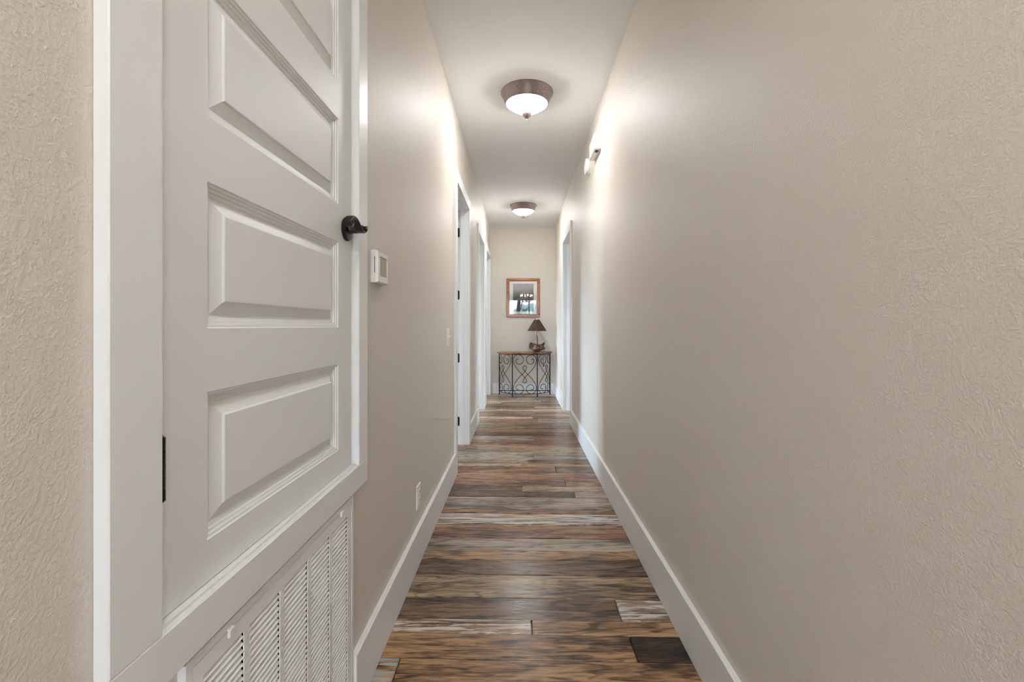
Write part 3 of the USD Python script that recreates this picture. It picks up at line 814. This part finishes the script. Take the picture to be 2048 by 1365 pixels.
obj('plug', to_tm(m3.Manifold.hull(m3.Manifold.cube([0.012, 0.010, 0.014], True) + m3.Manifold.cube([0.022, 0.012, 0.012], True).translate([0, 0, -0.018])).translate([0.110, 0.1305, -0.212])), CORDM, cd)

# ------------------------------------------------------------------ what the picture glass mirrors: chandelier, post, header, trees
LOG = wood('log_bark', (0.10, 0.075, 0.065), (0.19, 0.15, 0.13), (0.28, 0.23, 0.20), axis='z', rough=0.6)
hb = thing('header_beam', 'grey brown timber beam over the rear window, mirrored in the picture glass', 'beam', (0, -7.44, 0))
obj('timber', bx(-3.4, 3.4, -0.055, 0.06, 2.32, 2.60, 0.012), BEAMW, hb)
po = thing('log_post', 'rough leaning log post before the rear window, mirrored in the picture glass', 'post', (-0.06, -7.25, 0))
obj('trunk', tube(catmull([(-0.12, 0, -0.0), (-0.08, 0.0, 0.7), (-0.02, 0.0, 1.5), (0.05, 0.0, 2.2), (0.06, -0.09, 2.31)], 6), np.linspace(0.10, 0.075, 25), 14), LOG, po, smooth=50)
obj('brace', tube([(-0.05, 0.02, 1.2), (0.13, 0.0, 1.9), (0.23, -0.02, 2.31)], 0.025, 10), LOG, po, smooth=50)
cdl = thing('chandelier', 'bronze candle chandelier mirrored in the picture glass', 'chandelier', (0.27, -3.0, 2.02))
obj('column', lathe([(0.004, -0.09), (0.025, -0.06), (0.012, -0.02), (0.03, 0.02), (0.014, 0.07), (0.022, 0.20), (0.009, 0.25), (0.006, 0.40)], 20), BRONZE, cdl, smooth=40)
obj('chain', tube([(0, 0, 0.39), (0, 0, 1.895)], 0.005, 8), BRONZE, cdl)
for k in range(6):
    a = k * math.pi / 3 + 0.3
    c, s = math.cos(a), math.sin(a)
    pts = catmull([(0.01, 0.0), (0.08, -0.05), (0.17, -0.03), (0.22, 0.04), (0.22, 0.07)], 6)
    arm = obj('arm', tube([(r * c, r * s, z) for r, z in pts], 0.007, 8), BRONZE, cdl, smooth=True)
    cup = lathe([(0.004, 0.06), (0.026, 0.072), (0.028, 0.078), (0.012, 0.080), (0.012, 0.150)], 16)
    cup.apply_translation([0.22 * c, 0.22 * s, 0])
    obj('candle_cup', cup, PLASTIC2, arm, smooth=40)
    bl = lathe([(0.008, 0.150), (0.016, 0.165), (0.019, 0.180), (0.012, 0.205), (0.001, 0.235)], 14)
    bl.apply_translation([0.22 * c, 0.22 * s, 0])
    obj('bulb', bl, FLAME, arm, smooth=True)
LEAF = bumped('foliage', (0.20, 0.31, 0.30), 0.6, 9.0, 0.6, 0.05, vary=0.4, vscale=5.0)
GRASS = bumped('grass', (0.06, 0.085, 0.035), 0.8, 20.0, 0.5, 0.03, vary=0.3)
obj('ground', bx(-60, 60, -60, 60, -0.6, -0.15), GRASS, label='lawn around the house, outside the windows', kind='structure')
for i, (x, yy, r, h, lab) in enumerate([(0.42, -19.0, 0.80, 2.75, 'round broadleaf tree outside the rear window, mirrored in the middle of the picture glass'),
                                        (1.25, -21.0, 0.62, 2.45, 'tall tree outside the rear window, right of the round one in the picture glass'),
                                        (-0.62, -20.0, 0.45, 1.95, 'low tree outside the rear window, at the left of the picture glass')]):
    t = thing('garden_tree', lab, 'tree', (x, yy, -0.15))
    obj('trunk', tube([(0, 0, 0), (0.03, 0, h * 0.3), (0, 0.02, h * 0.62)], [0.12, 0.10, 0.06], 10), LOG, t, smooth=True)
    ms = []
    rr = random.Random(i)
    for k in range(16):
        s = trimesh.creation.icosphere(3, 1.0)
        vv = s.vertices
        s.vertices = vv * (0.75 + 0.5 * meshkit.fbm(vv * 3 + k * 7, 3, k)[:, None]) * r * rr.uniform(0.30, 0.5)
        a, b = rr.uniform(0, 6.28), rr.uniform(0, 1)
        s.apply_translation([r * 0.7 * math.cos(a) * b ** .5, r * 0.7 * math.sin(a) * b ** .5, h - r * 0.9 + rr.uniform(-0.8, 0.7) * r])
        ms.append(s)
    obj('crown', cat_(*ms), LEAF, t, smooth=True)
